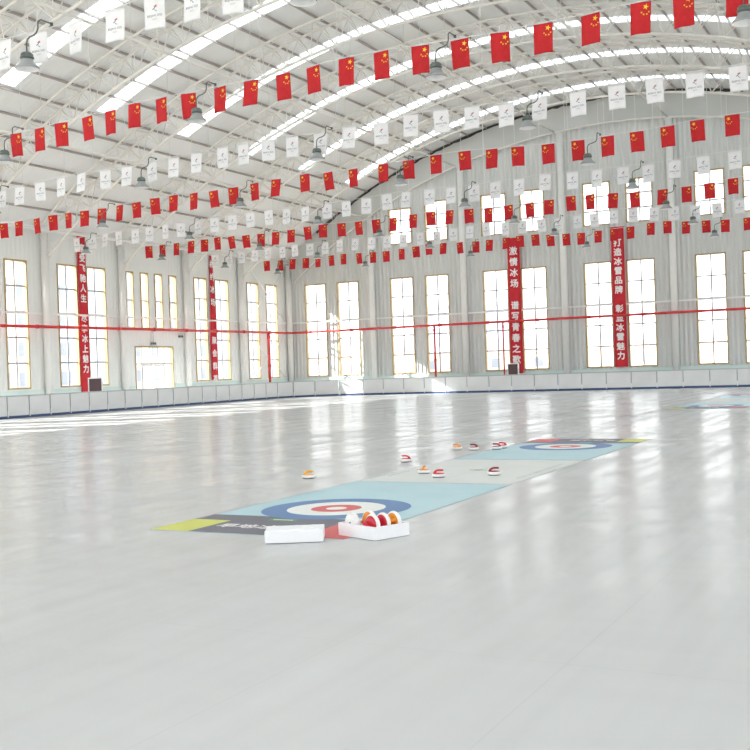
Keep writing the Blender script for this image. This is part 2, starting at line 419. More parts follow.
# ------------------------------------------------------------------ windows (local: x along the wall, y into the wall, z up)
WIN_CACHE = {}
def window(n, x, y, rz, w, h, cols, rows_n, door=False):
    key = (round(w, 2), round(h, 2), cols, rows_n)
    if key not in WIN_CACHE:
        f = bmesh.new(); t = .08
        for a in (( 0, w, 0, t), (0, w, h-t, h)): add_box(f, a[0], a[1], -.035, .19, a[2], a[3])
        add_box(f, 0, t, -.034, .19, t, h-t); add_box(f, w-t, w, -.034, .19, t, h-t)
        b = bmesh.new()
        for c in range(1, cols): add_box(b, w*c/cols-.042, w*c/cols+.042, .10, .16, t, h-t)
        for r in range(1, rows_n): add_box(b, t, w-t, .105, .155, h*r/rows_n-.042, h*r/rows_n+.042)
        g = bmesh.new(); add_box(g, t, w-t, .126, .134, t, h-t)
        WIN_CACHE[key] = (mesh('frame', f, 'frame'), mesh('glazing_bars', b, 'bar'), mesh('pane', g, 'glass'))
    fm, bmm, gm = WIN_CACHE[key]
    r = empty('window_%d' % n, (x, y[0], y[1]), (0, 0, rz)); struct(r)
    link('frame', fm, r)
    if cols > 1 or rows_n > 1: link('glazing_bars', bmm, r)
    link('pane', gm, r)
    return r
n = 0
for a, b, z0, z1, c, r in sorted(left_wins):
    n += 1; w = window(n, XL, (a, z0), PI/2, b-a, z1-z0, c, r)
    w['label'] = 'tall tan framed window in the side wall'
    if b-a < 1: w['label'] = 'narrow tan framed window above the side door'
for a, b, z0, z1, c, r in sorted(back_wins):
    n += 1; w = window(n, a, (YB, z0), 0, b-a, z1-z0, c, r)
    w['label'] = 'tall tan framed window in the gable wall' if z0 < 5 else 'upper tan framed window in the gable wall'
# glazed entrance in the side wall
d = empty('door_1', (XL, DOOR[0], 0), (0, 0, PI/2)); struct(d, 'glazed double door with side lights and a tan frame')
W, H = DOOR[1]-DOOR[0], DOOR[3]
bm = bmesh.new(); add_box(bm, 0, W, -.035, .19, H-.08, H); add_box(bm, 0, .08, -.034, .19, 0, H-.08); add_box(bm, W-.08, W, -.034, .19, 0, H-.08)
obj('frame', bm, 'frame', d)
bm = bmesh.new(); add_box(bm, .08, W-.08, .1, .16, 2.5, 2.57)
for x in (.72, W-.75): add_box(bm, x-.03, x+.03, .1, .16, 0, H-.08)
add_box(bm, W*.42-.03, W*.42+.03, .1, .16, 2.57, H-.08); add_box(bm, W*.62-.03, W*.62+.03, .1, .16, 2.57, H-.08)
obj('glazing_bars', bm, 'bar', d)
for x0, x1 in ((.76, 1.76), (1.80, W-.79)):
    bm = bmesh.new(); add_box(bm, x0, x1, .09, .15, .02, .14); add_box(bm, x0, x1, .09, .15, 2.38, 2.49)
    add_box(bm, x0, x0+.07, .09, .15, .14, 2.38); add_box(bm, x1-.07, x1, .09, .15, .14, 2.38)
    add_box(bm, x0+.07, x1-.07, .095, .145, 1.0, 1.06)
    lf = obj('door_leaf', bm, 'rail', d)
    hx = x1-.12 if x0 < 1 else x0+.12
    bm = bmesh.new(); add_tube(bm, [(hx, .07, .9), (hx, .03, .92), (hx, .03, 1.4), (hx, .07, 1.42)], .014, 8); obj('handle', bm, 'bar', lf)
bm = bmesh.new(); add_box(bm, .08, W-.08, .126, .134, .02, H-.08); obj('pane', bm, 'glass', d)

# ------------------------------------------------------------------ columns
def column(x, y, h, label, group):
    t = empty('steel_column', (x, y, 0)); tag(t, label, 'column', group)
    bm = bmesh.new(); add_tube(bm, [(0, 0, .03), (0, 0, h)], .205, 20); obj('shaft', bm, 'column', t)
    obj('base_plate', box(-.3, .24, -.3, .24, .001, .03), 'column', t)
    bm = bmesh.new(); add_tube(bm, [(0, 0, h), (0, 0, h+.04)], .26, 20); add_tube(bm, [(0, 0, h-.35), (0, 0, h-.31)], .235, 20); obj('head_plate', bm, 'column', t)
    return t
for k in (4, 5, 6, 7):
    column(-40.85, YK[k], 9.5, 'round white steel column on the side wall, %s from the left edge' % ordw(k-3), 'side wall columns')
column(-40.83, 65.1, 9.4, 'round white steel column in the corner of the hall', 'corner column')
for i, x in enumerate([-33.99, -27.08, -20.18, -13.34]):
    column(x, 65.1, min(arc_z(x-.27, R_GABLE), arc_z(x+.27, R_GABLE))-.14, 'tall round white column on the gable wall, %s from the corner' % ordw(i+1), 'gable wall columns')

# horizontal girts between the columns
for i, k in enumerate((3, 4, 5, 6, 7)):
    a, b = YK[k]+.22, (YK[k+1] if k < 7 else 65.1)-.22
    tag(obj('wall_girt', box(-.045, .045, a, b, -.05, .05), 'rail', loc=(-40.95, 0, 5.26), bevel=.008), 'thin white horizontal bar across side wall bay, %s from the left' % ordw(i+1), 'bar', 'side wall bars')
bx = [-40.83, -33.99, -27.08, -20.18, -13.34, -6.5]
for i, (a, b) in enumerate(zip(bx, bx[1:])):
    tag(obj('wall_girt', box(a+.21, b-.21, -.045, .045, -.05, .05), 'rail', loc=(0, 65.2, 5.26), bevel=.008), 'thin white horizontal bar across gable wall bay, %s from the corner' % ordw(i+1), 'bar', 'gable wall bars')
bm = bmesh.new(); add_tube(bm, [(XL+.55, 20, 9.62), (XL+.55, 64.7, 9.62)], .085, 10)
tag(obj('eaves_beam', bm, 'column'), 'long white tube along the top of the side wall columns', 'beam')
# crossed rods in the last side bay
cb = empty('cross_brace', (-40.98, 59.1, 0)); tag(cb, 'crossed thin white rods in the side wall bay next to the corner', 'brace')
for a, b in (((60.5, 8.9), (64.8, 5.4)), ((64.6, 8.95), (60.1, 5.4)), ((59.9, 4.5), (64.6, 1.4)), ((64.8, 4.5), (60.4, 1.4))):
    bm = bmesh.new(); add_tube(bm, [(0, a[0]-59.1, a[1]), (0, b[0]-59.1, b[1])], .028, 6); obj('rod', bm, 'rail', cb)

# ------------------------------------------------------------------ roof steel
def tp(th, R, y): x, z = arc(th, R); return (x, y, z)
def chord(R, y, r, t0, t1):
    bm = bmesh.new(); nseg = int((t1-t0)/1.025)
    add_tube(bm, [tp(t0+(t1-t0)*q/nseg, R, y) for q in range(nseg+1)], r, 8); return bm
tr = empty('roof_truss', (0, 0, 0))
obj('lower_chord', chord(R_LOW, 0, .072, -39.7, 38.5), 'steel', tr)
obj('upper_chord', chord(R_UP, -.5, .062, -38.3, 38.5), 'steel', tr)
obj('upper_chord', chord(R_UP, .5, .062, -38.3, 38.5), 'steel', tr)
for k in range(-18, 17):
    bm = bmesh.new(); lo = tp((k+.5)*STEP, R_LOW, 0)
    for s in (-.5, .5):
        for q in (0, 1): add_tube(bm, [tp((k+q)*STEP, R_UP, s), lo], .026, 5, caps=False)
    add_tube(bm, [tp(k*STEP, R_UP, -.5), tp(k*STEP, R_UP, .5)], .03, 6, caps=False)
    add_tube(bm, [tp(k*STEP, R_UP, -.5), tp((k+1)*STEP, R_UP, .5)], .018, 5, caps=False)
    obj('web', bm, 'steel', tr)
near = ['nearest', 'second nearest', 'third nearest', 'third farthest', 'second farthest', 'farthest']
for i, k in enumerate((2, 3, 4, 5, 6, 7)):
    t = tr if i == 0 else copy_tree(tr)
    t.location = (0, YK[k], 0); tag(t, 'arched cream tubular roof truss spanning the hall, %s one in view' % near[i], 'truss', 'arched roof trusses')
pm = mesh('purlin', box(-.022, .022, 0, 47.2, -.035, .09), 'purlin')
cnt = 0
for k in range(-18, 11):
    x, z = arc(k*STEP, R_ROOF-.10)
    cnt += 1
    o = link('roof_purlin', pm, None, (x, 18.1, z), (0, math.radians(k*STEP), 0))
    tag(o, 'long brown grey purlin under the roof sheets, %s up from the left eaves' % ordw(cnt), 'purlin', 'roof purlins')
for i, th in enumerate((-28.0, -16.5, -5.6, 5.5)):
    bm = bmesh.new(); add_tube(bm, [tp(th, R_LOW-.1, 20), tp(th, R_LOW-.1, 65.3)], .06, 10)
    tag(obj('tie_tube', bm, 'steel'), 'long straight white tube tying the trusses together, %s from the left' % ordw(i+1), 'tube', 'long tie tubes')

# ------------------------------------------------------------------ fire pipes
def pipe(name, pts, r, label, joints):
    t = empty(name, pts[0]); tag(t, label, 'pipe', 'red fire pipes')
    p0 = Vector(pts[0]); bm = bmesh.new(); add_tube(bm, [Vector(p)-p0 for p in pts], r, 14); obj('pipe_run', bm, 'redpipe', t)
    d = (Vector(pts[-1])-p0); L_ = d.length; d.normalize()
    for s in joints:
        bm = bmesh.new(); add_tube(bm, [d*(s-.09), d*(s+.09)], r*1.35, 14); obj('coupling', bm, 'redpipe', t)
pipe('fire_pipe', [(-40.53, 30, 4.55), (-40.53, 64.75, 4.55)], .08, 'horizontal red pipe running along the side wall columns', [4+3.1*q for q in range(10)])
pipe('fire_pipe', [(-40.45, 64.8, 4.55), (-5.5, 64.8, 4.55)], .08, 'horizontal red pipe running along the gable wall columns', [1.5+3.4*q for q in range(10)])
pipe('fire_riser', [(-40.53, 61.8, .02), (-40.53, 61.8, 4.47)], .09, 'vertical red pipe below the side wall run near the corner', [.6, 2.2, 4.2])
pipe('fire_riser', [(-29.2, 64.8, .02), (-29.2, 64.8, 4.47)], .07, 'vertical red pipe in front of a gable window', [.6, 2.2, 4.2])
pipe('fire_riser', [(-24.3, 64.8, .02), (-24.3, 64.8, 4.47)], .05, 'thin vertical red pipe beside the banner of the gable wall', [.6, 4.2])

# ------------------------------------------------------------------ red banners
def banner(x, y, rz, ztop, zbot, w, chars, label, size, wt=None):
    t = empty('hanging_banner', (x, y, zbot), (0, 0, rz)); tag(t, label, 'banner', 'red vertical banners')
    wt = wt or w; H = ztop-zbot; bm = bmesh.new(); n_ = 28; prev = None
    for q in range(n_+1):
        z = H*q/n_; ww = w + (wt-w)*(q/n_)**2; row = []
        for s in range(7):
            xx = (s/6-.5)*ww; yy = .018*math.sin(s*1.3+z*.9) + .01*math.sin(z*3)
            row.append((bm.verts.new((xx, yy-.003, z)), bm.verts.new((xx, yy+.003, z))))
        if prev:
            for s in range(6):
                for j in (0, 1):
                    f = bm.faces.new((prev[s][j], prev[s+1][j], row[s+1][j], row[s][j])); f.smooth = True
            for s in (0, 6): bm.faces.new((prev[s][0], prev[s][1], row[s][1], row[s][0]))
        prev = row
    obj('cloth', bm, 'banner', t)
    for ch, zc in chars:
        bm = bmesh.new(); add_text(bm, ch, size, Matrix.Translation((0, -.034, zc-zbot)) @ Matrix.Rotation(PI/2, 4, 'X'), bold=.018)
        obj('character', bm, 'lettering', t)
    bm = bmesh.new(); add_tube(bm, [(-wt/2-.06, 0, H+.01), (wt/2+.06, 0, H+.01)], .025, 8); obj('top_rod', bm, 'banner', t)
def col_chars(s, z0, pitch): return [(c, z0-i*pitch) for i, c in enumerate(s) if c != ' ']
banner(XL+.10, 44.11, PI/2, 9.75, 1.0, .72, col_chars('享受飞驰人生 尽享冰上魅力', 8.98, .555), 'red vertical banner between the two leftmost side windows', .46, .62)
banner(XL+.10, 56.04, PI/2, 9.45, 1.4, .72, col_chars('相约冰场  聚会群英', 8.95, .83), 'red vertical banner on the side wall nearer the corner', .50, .30)
banner(-23.50, 65.05, 0, 9.93, 1.15, .84, col_chars('激情冰场 谱写青春之歌', 9.12, .706), 'red vertical banner on the gable wall behind the framed panel', .56)
banner(-16.68, 65.05, 0, 10.02, 1.36, .80, col_chars('打造冰雪品牌 彰显冰雪魅力', 9.08, .585), 'rightmost red vertical banner on the gable wall', .50)

# small framed dark panels standing behind the barrier
def framed_panel(x, y, rz, label):
    t = empty('framed_panel', (x, y, 0), (0, 0, rz)); tag(t, label, 'panel', 'framed dark panels')
    bm = bmesh.new()
    add_box(bm, -.38, .38, -.06, .06, 1.0, 1.06); add_box(bm, -.38, .38, -.06, .06, 1.76, 1.82); add_box(bm, -.38, -.32, -.06, .06, 1.06, 1.76); add_box(bm, .32, .38, -.06, .06, 1.06, 1.76)
    obj('frame', bm, 'rail', t)
    obj('dark_face', box(-.32, .32, -.04, .04, 1.06, 1.76), 'panelblack', t)
    for sx in (-1, 1):
        for sy in (-1, 1): obj('leg', box(sx*.35-.025, sx*.35+.025, sy*.04-.02, sy*.04+.02, .002, 1.0), 'rail', t)
framed_panel(-39.6, 43.3, .73, 'small white framed dark panel in front of the leftmost banner')
framed_panel(-23.45, 64.15, 0, 'small white framed dark panel in front of the gable wall banner')
# cameras and exit light over the side door
cc = empty('mounted_security_camera', (XL, 49.9, 3.75), (0, 0, PI/2)); tag(cc, 'small dark security camera hanging on a rod above the side door', 'camera')
bm = bmesh.new(); add_tube(bm, [(0, -.14, .06), (0, -.14, .75), (0, -.005, .75)], .018, 6); obj('bracket', bm, 'bar', cc)
obj('body', box(-.2, .2, -.2, -.08, -.08, .06), 'camera_black', cc, bevel=.02)
bm = bmesh.new(); add_tube(bm, [(-.08, -.2, -.01), (-.08, -.23, -.01)], .04, 12); add_tube(bm, [(.1, -.2, -.01), (.1, -.23, -.01)], .04, 12); obj('lens', bm, 'ink', cc)
el = empty('mounted_emergency_light', (XL, 52.62, 4.2), (0, 0, PI/2)); tag(el, 'small twin dark emergency light high beside the narrow windows', 'light')
obj('case', box(-.06, .06, -.08, -.002, -.07, .07), 'bar', el)
for s in (-1, 1):
    bm = bmesh.new(); add_tube(bm, [(s*.13, -.12, .0), (s*.13, -.04, .0)], .065, 12); add_tube(bm, [(s*.13, -.05, 0), (s*.05, -.05, 0)], .015, 6); obj('lamp_head', bm, 'camera_black', el)

# ------------------------------------------------------------------ barrier boards round the rink
def board_proto(L):
    t = empty('barrier_panel')
    obj('sheet', box(.036, L-.003, .02, .09, .11, 1.04), 'board', t, bevel=.008)
    obj('kick_strip', box(0, L, 0, .10, .001, .12), 'kick', t)
    obj('top_rail', box(0, L, .0, .11, 1.04, 1.10), 'boardrail', t, bevel=.012)
    obj('seam_profile', box(.002, .036, .005, .10, .12, 1.04), 'boardseam', t)
    obj('clip', box(.0, .05, -.016, .004, .06, .36), 'clip', t, bevel=.006)
    return t
def copy_to(proto, used, loc, rz):
    o = proto if not used else copy_tree(proto)
    o.location = loc; o.rotation_euler = (0, 0, rz); return o
pa = board_proto(1.382); n = 0
ys = [58.34-1.385*q for q in range(17, -1, -1)]
for y in ys:
    o = copy_to(pa, n, (-38.6, y, 0), PI/2); n += 1
    tag(o, 'white barrier panel beside the side wall, %s from the left picture edge' % ordw(n), 'barrier', 'side barrier panels')
pb = board_proto(1.40); cx, cy, RR = -34.1, 59.72, 4.5; n = 0
for q in range(4):
    a0 = PI - q*PI/2/5.04*1.26; a1 = PI - (q+1)*PI/2/5.04*1.26
    p0 = Vector((cx+RR*math.cos(a0), cy+(63.5-cy)/RR*RR*math.sin(a0)*1.0, 0)); p1 = Vector((cx+RR*math.cos(a1), cy+(63.5-cy)*math.sin(a1), 0))
    p0.y = cy+(63.5-cy)*math.sin(a0); d = p1-p0
    o = copy_to(pb, n, p0, math.atan2(d.y, d.x)); s_ = d.length*.988/1.40; o.scale = (s_, 1, 1); n += 1
    tag(o, 'white barrier panel in the curved corner, %s of four from the left' % ordw(n), 'barrier', 'corner barrier panels')
pc = board_proto(1.527); n = 0
for q in range(18):
    o = copy_to(pc, n, (-34.1+1.53*q, 63.5, 0), 0); n += 1
    tag(o, 'white barrier panel below the gable wall, %s from the curved corner' % ordw(n), 'barrier', 'gable barrier panels')

# ------------------------------------------------------------------ flags, cables, lamps
def flag_mesh(kind, seed, flip=False):
    rnd = random.Random(seed); bm = bmesh.new()
    W, H = (.455, .68) if kind == 'red' else (.48, .70)
    nx, nz = 10, 12; a1, a2, ph = rnd.uniform(.004, .018), rnd.uniform(.004, .02), rnd.uniform(0, 6)
    skew, curl = rnd.uniform(-.05, .05), rnd.uniform(-.05, .05)
    def pos(u, v, off=0):          # u 0..1 across, v 0..1 down; wind creases and a little swing
        x = (u-.5)*W*(1-.03*v) + skew*v*H*.6; z = -v*H + .012*math.sin(u*PI)*v
        y = off + a1*math.sin(u*7+ph+v*2)*(.3+v) + a2*math.sin(u*4-ph)*v + curl*v*v
        return (x, y, z)
    G = [[[bm.verts.new(pos(i/nx, j/nz, o)) for i in range(nx+1)] for j in range(nz+1)] for o in (-.0015, .0015)]
    for g in G:
        for j in range(nz):
            for i in range(nx):
                f = bm.faces.new((g[j][i], g[j][i+1], g[j+1][i+1], g[j+1][i])); f.smooth = True
    for j in range(nz):
        for i in (0, nx): bm.faces.new((G[0][j][i], G[0][j+1][i], G[1][j+1][i], G[1][j][i]))
    for i in range(nx):
        for j in (0, nz): bm.faces.new((G[0][j][i], G[0][j][i+1], G[1][j][i+1], G[1][j][i]))
    # hem sleeve
    for s in range(8):
        pass
    def patch(poly, mi, off):
        vs = [bm.verts.new(pos(u, v, off)) for u, v in poly]
        f = bm.faces.new(vs); f.material_index = mi
    if kind == 'red':
        def star(cx_, cy_, r, rot, off):
            c = bm.verts.new(pos(cx_/20, cy_/30, off)); vs = []
            for q in range(10):
                rr = r if q % 2 == 0 else r*.382; a = rot+q*PI/5
                vs.append(bm.verts.new(pos((cx_+rr*math.sin(a))/20, (cy_-rr*math.cos(a))/30, off)))
            for q in range(10):
                f = bm.faces.new((c, vs[q], vs[(q+1) % 10])); f.material_index = 1
        for off in (-.0035, .0035):
            star(15, 5, 3, PI/2, off)
            for a, b in ((18, 10), (16, 12), (13, 12), (11, 10)):
                star(a, b, 1.15, math.atan2(15-a, -(5-b)) + PI/2*0, off)
        return mesh('flag_cloth', bm, ['redcloth', 'yellow'])
    o_ = -.0035
    def stroke(pts, w, mi):
        for (x0, y0), (x1, y1) in zip(pts, pts[1:]):
            d = Vector((x1-x0, y1-y0)); d.normalize(); nn = Vector((-d.y, d.x))*w/2; e = d*w*.3
            q = [(x0+nn.x-e.x, y0+nn.y-e.y), (x1+nn.x+e.x, y1+nn.y+e.y), (x1-nn.x+e.x, y1-nn.y+e.y), (x0-nn.x-e.x, y0-nn.y-e.y)]
            patch([(a/20, b/30) for a, b in q], mi, o_); 
    stroke([(9.2, 9.9), (11.0, 8.9), (12.0, 8.7)], .75, 2); stroke([(11.3, 9.2), (11.8, 10.1)], .7, 2)
    stroke([(11.0, 9.4), (9.8, 11.2), (8.0, 12.3)], .8, 1)
    stroke([(9.8, 12.6), (10.8, 13.8), (12.0, 14.3)], .7, 3)
    mtx = Matrix.Translation((0, 0, 0))
    tm = text_mesh('BEIJING 2022', .075)
    cx_ = (min(v.co.x for v in tm.vertices)+max(v.co.x for v in tm.vertices))/2
    wd = max(v.co.x for v in tm.vertices)-min(v.co.x for v in tm.vertices)
    vs = [bm.verts.new(pos(.5+(v.co.x-cx_)/wd*.74, .60-v.co.y*1.25, o_)) for v in tm.vertices]
    for p in tm.polygons:
        try: f = bm.faces.new([vs[q] for q in p.vertices]); f.material_index = 1
        except ValueError: pass
    bpy.data.meshes.remove(tm)
    for q in range(5):                                  # five small interlaced rings
        cx_, cy_ = 8.0+q*1.0, 21.0 + (.55 if q % 2 else 0)
        for s in range(12):
            a, b = s*PI/6, (s+1)*PI/6
            patch([((cx_+r_*math.cos(t_))/20, (cy_+r_*math.sin(t_))/30) for r_, t_ in ((.60, a), (.60, b), (.42, b), (.42, a))], 4, o_)
    return mesh('flag_cloth', bm, ['whitecloth', 'ink', 'inkred', 'inkblue', 'inkgrey'], recalc=False)
FLAGS = {'red': [flag_mesh('red', s) for s in (1, 2, 3, 4, 5)], 'white': [flag_mesh('white', s) for s in (11, 12, 13, 14)]}

# lamp
def lamp_proto():
    t = empty('pendant_lamp')
    bm = bmesh.new(); add_lathe(bm, [(.0, .36), (.10, .355), (.135, .32), (.14, .26), (.15, .255), (.15, .235), (.125, .23), (.125, .20), (.0, .20)], 24); obj('housing', bm, 'lampcap', t)
    bm = bmesh.new(); add_lathe(bm, [(.13, .21), (.135, .17), (.19, .10), (.25, .045), (.255, .0), (.25, .0)], 28); obj('reflector', bm, 'lampbell', t)
    bm = bmesh.new(); add_lathe(bm, [(.25, .001), (.244, .04), (.18, .092), (.125, .155), (.0, .165)], 28); obj('inner_reflector', bm, 'lampin', t)
    bm = bmesh.new(); add_lathe(bm, [(.0, .16), (.05, .155), (.07, .11), (.05, .07), (.0, .06)], 16); obj('bulb', bm, 'lampin', t)
    bm = bmesh.new(); add_tube(bm, [(0, 0, .35), (0, 0, .56), (.03, 0, .64), (.11, 0, .685), (.22, 0, .70), (.30, 0, .74), (.335, .01, .82), (.335, .02, .98), (.335, .10, 1.04), (.335, .42, 1.04)], .017, 8); obj('gooseneck', bm, 'pipe', t)
    bm = bmesh.new(); add_tube(bm, [(.335, .42, 1.0), (.335, .42, 1.06)], .035, 8); obj('clamp', bm, 'pipe', t)
    return t
LP = lamp_proto(); lamp_n = 0

ROWS = [
    ('W0', 17.3, [(-18.11, 9.49), (-17.12, 9.48), (-16.02, 9.51), (-14.90, 9.57), (-13.86, 9.66), (-12.89, 9.65), (-11.90, 9.60)]),
    ('R1', 23.3, [(-24.09, 9.27), (-23.12, 9.30), (-22.27, 9.34), (-21.26, 9.38), (-20.38, 9.43), (-19.50, 9.50), (-18.55, 9.51), (-17.61, 9.50), (-16.56, 9.51), (-15.55, 9.53), (-14.56, 9.55), (-13.65, 9.59), (-12.67, 9.64), (-11.69, 9.64), (-10.62, 9.60), (-9.59, 9.57), (-8.57, 9.55), (-7.52, 9.57), (-6.42, 9.58), (-5.29, 9.63), (-4.38, 9.61), (-3.27, 9.60)]),
    ('W1', 29.3, [(-31.16, 9.12), (-30.19, 9.16), (-29.16, 9.21), (-28.10, 9.26), (-27.10, 9.31), (-25.97, 9.30), (-24.97, 9.30), (-23.84, 9.32), (-22.86, 9.36), (-21.90, 9.40), (-20.81, 9.45), (-19.97, 9.47), (-18.98, 9.47), (-18.04, 9.47), (-16.96, 9.41), (-15.91, 9.48), (-14.79, 9.45), (-13.75, 9.56), (-12.75, 9.56), (-11.73, 9.53), (-10.66, 9.46), (-9.63, 9.48), (-8.51, 9.47), (-7.40, 9.49), (-6.36, 9.51), (-5.28, 9.49), (-4.17, 9.50)]),
    ('R2', 35.2, [(-37.36, 9.07), (-36.41, 9.08), (-35.30, 9.10), (-34.33, 9.15), (-33.40, 9.16), (-32.46, 9.16), (-31.45, 9.16), (-30.46, 9.20), (-29.54, 9.23), (-28.55, 9.30), (-27.56, 9.32), (-26.51, 9.30), (-25.52, 9.29), (-24.54, 9.31), (-23.51, 9.37), (-22.48, 9.41), (-21.16, 9.46), (-20.12, 9.41), (-19.01, 9.41), (-17.73, 9.44), (-16.68, 9.45), (-15.57, 9.51), (-14.44, 9.51), (-13.40, 9.45), (-12.43, 9.41), (-11.33, 9.36), (-10.27, 9.35), (-9.25, 9.36), (-8.27, 9.38), (-7.26, 9.42), (-6.31, 9.49), (-5.22, 9.51)]),
    ('W2', 41.2, [(-38.60, 9.05), (-37.54, 9.08), (-36.69, 9.13), (-35.79, 9.15), (-34.72, 9.15), (-33.81, 9.19), (-32.83, 9.22), (-31.87, 9.23), (-30.86, 9.23), (-29.87, 9.27), (-28.84, 9.29), (-27.81, 9.32), (-26.79, 9.32), (-25.81, 9.29), (-24.79, 9.29), (-23.66, 9.30), (-22.66, 9.32), (-21.64, 9.34), (-20.64, 9.41), (-19.69, 9.42), (-18.57, 9.41), (-17.57, 9.37), (-16.55, 9.35), (-15.58, 9.38), (-14.53, 9.38), (-13.42, 9.47), (-12.29, 9.41), (-11.28, 9.38), (-10.26, 9.38), (-9.28, 9.35), (-8.27, 9.38), (-7.22, 9.43), (-6.06, 9.47)]),
    ('R3', 47.2, [(-38.83, 9.19), (-37.86, 9.18), (-36.86, 9.19), (-35.85, 9.22), (-34.93, 9.23), (-34.08, 9.27), (-33.15, 9.24), (-32.19, 9.22), (-31.21, 9.21), (-30.28, 9.22), (-29.32, 9.25), (-28.33, 9.32), (-27.39, 9.35), (-26.28, 9.31), (-25.29, 9.30), (-24.29, 9.31), (-23.32, 9.30), (-22.21, 9.36), (-21.25, 9.40), (-20.24, 9.37), (-19.24, 9.33), (-18.23, 9.27), (-17.23, 9.31), (-16.17, 9.31), (-15.23, 9.35), (-14.19, 9.42), (-13.29, 9.39), (-12.23, 9.34), (-11.27, 9.28), (-10.02, 9.27), (-9.00, 9.28), (-8.03, 9.33), (-7.05, 9.42)]),
    ('W3', 53.2, [(-38.61, 9.18), (-37.56, 9.18), (-36.65, 9.19), (-35.67, 9.21), (-34.71, 9.25), (-33.69, 9.26), (-32.83, 9.27), (-31.79, 9.26), (-30.77, 9.25), (-29.77, 9.30), (-28.74, 9.29), (-27.68, 9.29), (-26.72, 9.27), (-25.70, 9.24), (-24.66, 9.28), (-23.63, 9.24), (-22.65, 9.32), (-21.65, 9.37), (-20.73, 9.42), (-19.63, 9.36), (-18.66, 9.37), (-17.63, 9.34), (-16.71, 9.32), (-15.69, 9.36), (-14.80, 9.35), (-13.78, 9.44), (-12.80, 9.42), (-11.75, 9.36), (-10.75, 9.31), (-9.76, 9.26), (-8.74, 9.27), (-7.71, 9.34)]),
    ('R4', 59.1, [(-38.70, 9.22), (-37.63, 9.18), (-36.66, 9.19), (-35.64, 9.18), (-34.73, 9.17), (-33.75, 9.20), (-32.84, 9.22), (-31.72, 9.18), (-30.69, 9.16), (-29.77, 9.15), (-28.68, 9.20), (-27.70, 9.27), (-26.82, 9.35), (-25.84, 9.32), (-24.76, 9.27), (-23.71, 9.24), (-22.82, 9.26), (-21.76, 9.29), (-20.92, 9.33), (-19.98, 9.32), (-19.07, 9.24), (-18.12, 9.20), (-17.23, 9.17), (-16.24, 9.20), (-15.32, 9.21), (-14.40, 9.26), (-13.26, 9.37), (-12.35, 9.38), (-11.35, 9.27), (-10.29, 9.22), (-9.29, 9.17), (-8.14, 9.17)]),
]
RNAME = {'W0': 'nearest row of white flags', 'R1': 'nearest row of red flags', 'W1': 'second row of white flags', 'R2': 'second row of red flags',
 'W2': 'third row of white flags', 'R3': 'third row of red flags', 'W3': 'farthest row of white flags', 'R4': 'farthest row of red flags'}
for ri, (rn, Y, pts) in enumerate(ROWS):
    kind = 'red' if rn[0] == 'R' else 'white'; rnd = random.Random(100+ri)
    flip = rn in ('R2', 'R4')
    for i, (x, z) in enumerate(pts):
        o = link('hanging_national_flag' if kind == 'red' else 'hanging_emblem_flag', rnd.choice(FLAGS[kind]), None, (x, Y, z-.026),
                 (math.radians(rnd.uniform(-3, 3)), math.radians(rnd.uniform(-2.5, 2.5)), (PI if flip else 0) + math.radians(rnd.uniform(-14, 14))))
        if kind == 'red': lb = 'red five-star flag, %s from the left in the %s' % (ordw(i+1), RNAME[rn])
        else: lb = 'white emblem flag, %s from the left in the %s' % (ordw(i+1), RNAME[rn])
        tag(o, lb, 'flag', RNAME[rn])
    # the cable that carries the row
    zl = pts[0][1] - (.04*(pts[0][0]+40.4)/3 if pts[0][0] > -40 else 0)
    cp = [(-40.4, Y, max(zl, 8.9))] + [(x, Y, z) for x, z in pts if x > -40] + [(XR-.1, Y, pts[-1][1])]
    bm = bmesh.new(); add_tube(bm, cp, .012, 5)
    tag(obj('flag_cable', bm, 'cable'), 'thin pale cable stretched across the hall carrying the %s' % RNAME[rn], 'cable', 'flag cables')
    def cz(x):
        for a, b in zip(cp, cp[1:]):
            if a[0] <= x <= b[0]: return a[2]+(b[2]-a[2])*(x-a[0])/(b[0]-a[0])
        return cp[-1][2]
    n = 0
    for q in range(13):                                     # hangers up to the truss
        x = -37.4+3.5*q+.35
        if not in_view(x, Y, cz(x)+.5, 0): continue
        n += 1; top = arc_z(x, R_LOW if ri > 1 else R_ROOF+.01)
        bm = bmesh.new(); add_tube(bm, [(0, 0, cz(x)), (0, 0, top)], .011, 5)
        tag(obj('hanger_wire', bm, 'cable', loc=(x, Y+.02, 0)), 'thin vertical wire, %s from the left above the %s' % (ordw(n), RNAME[rn]), 'wire', 'hanger wires')
    n = 0
    for xl in (-37.8, -31.25, -24.1, -17.0, -10.0, -3.05):
        if not in_view(xl, Y, cz(xl+.3)-.9, 8): continue
        if xl < -37 and ri < 4: continue
        if rn == 'R4' and xl > -5: continue
        o = copy_to(LP, lamp_n, (xl + (-.04, -.04, .12, .17, .2, .2, .2, .2)[ri], Y-.42, cz(xl+.335)-.965), 0); lamp_n += 1; n += 1
        tag(o, 'grey bell-shaped pendant lamp, %s from the left beside the %s' % (ordw(n), RNAME[rn]), 'lamp', 'pendant lamps')

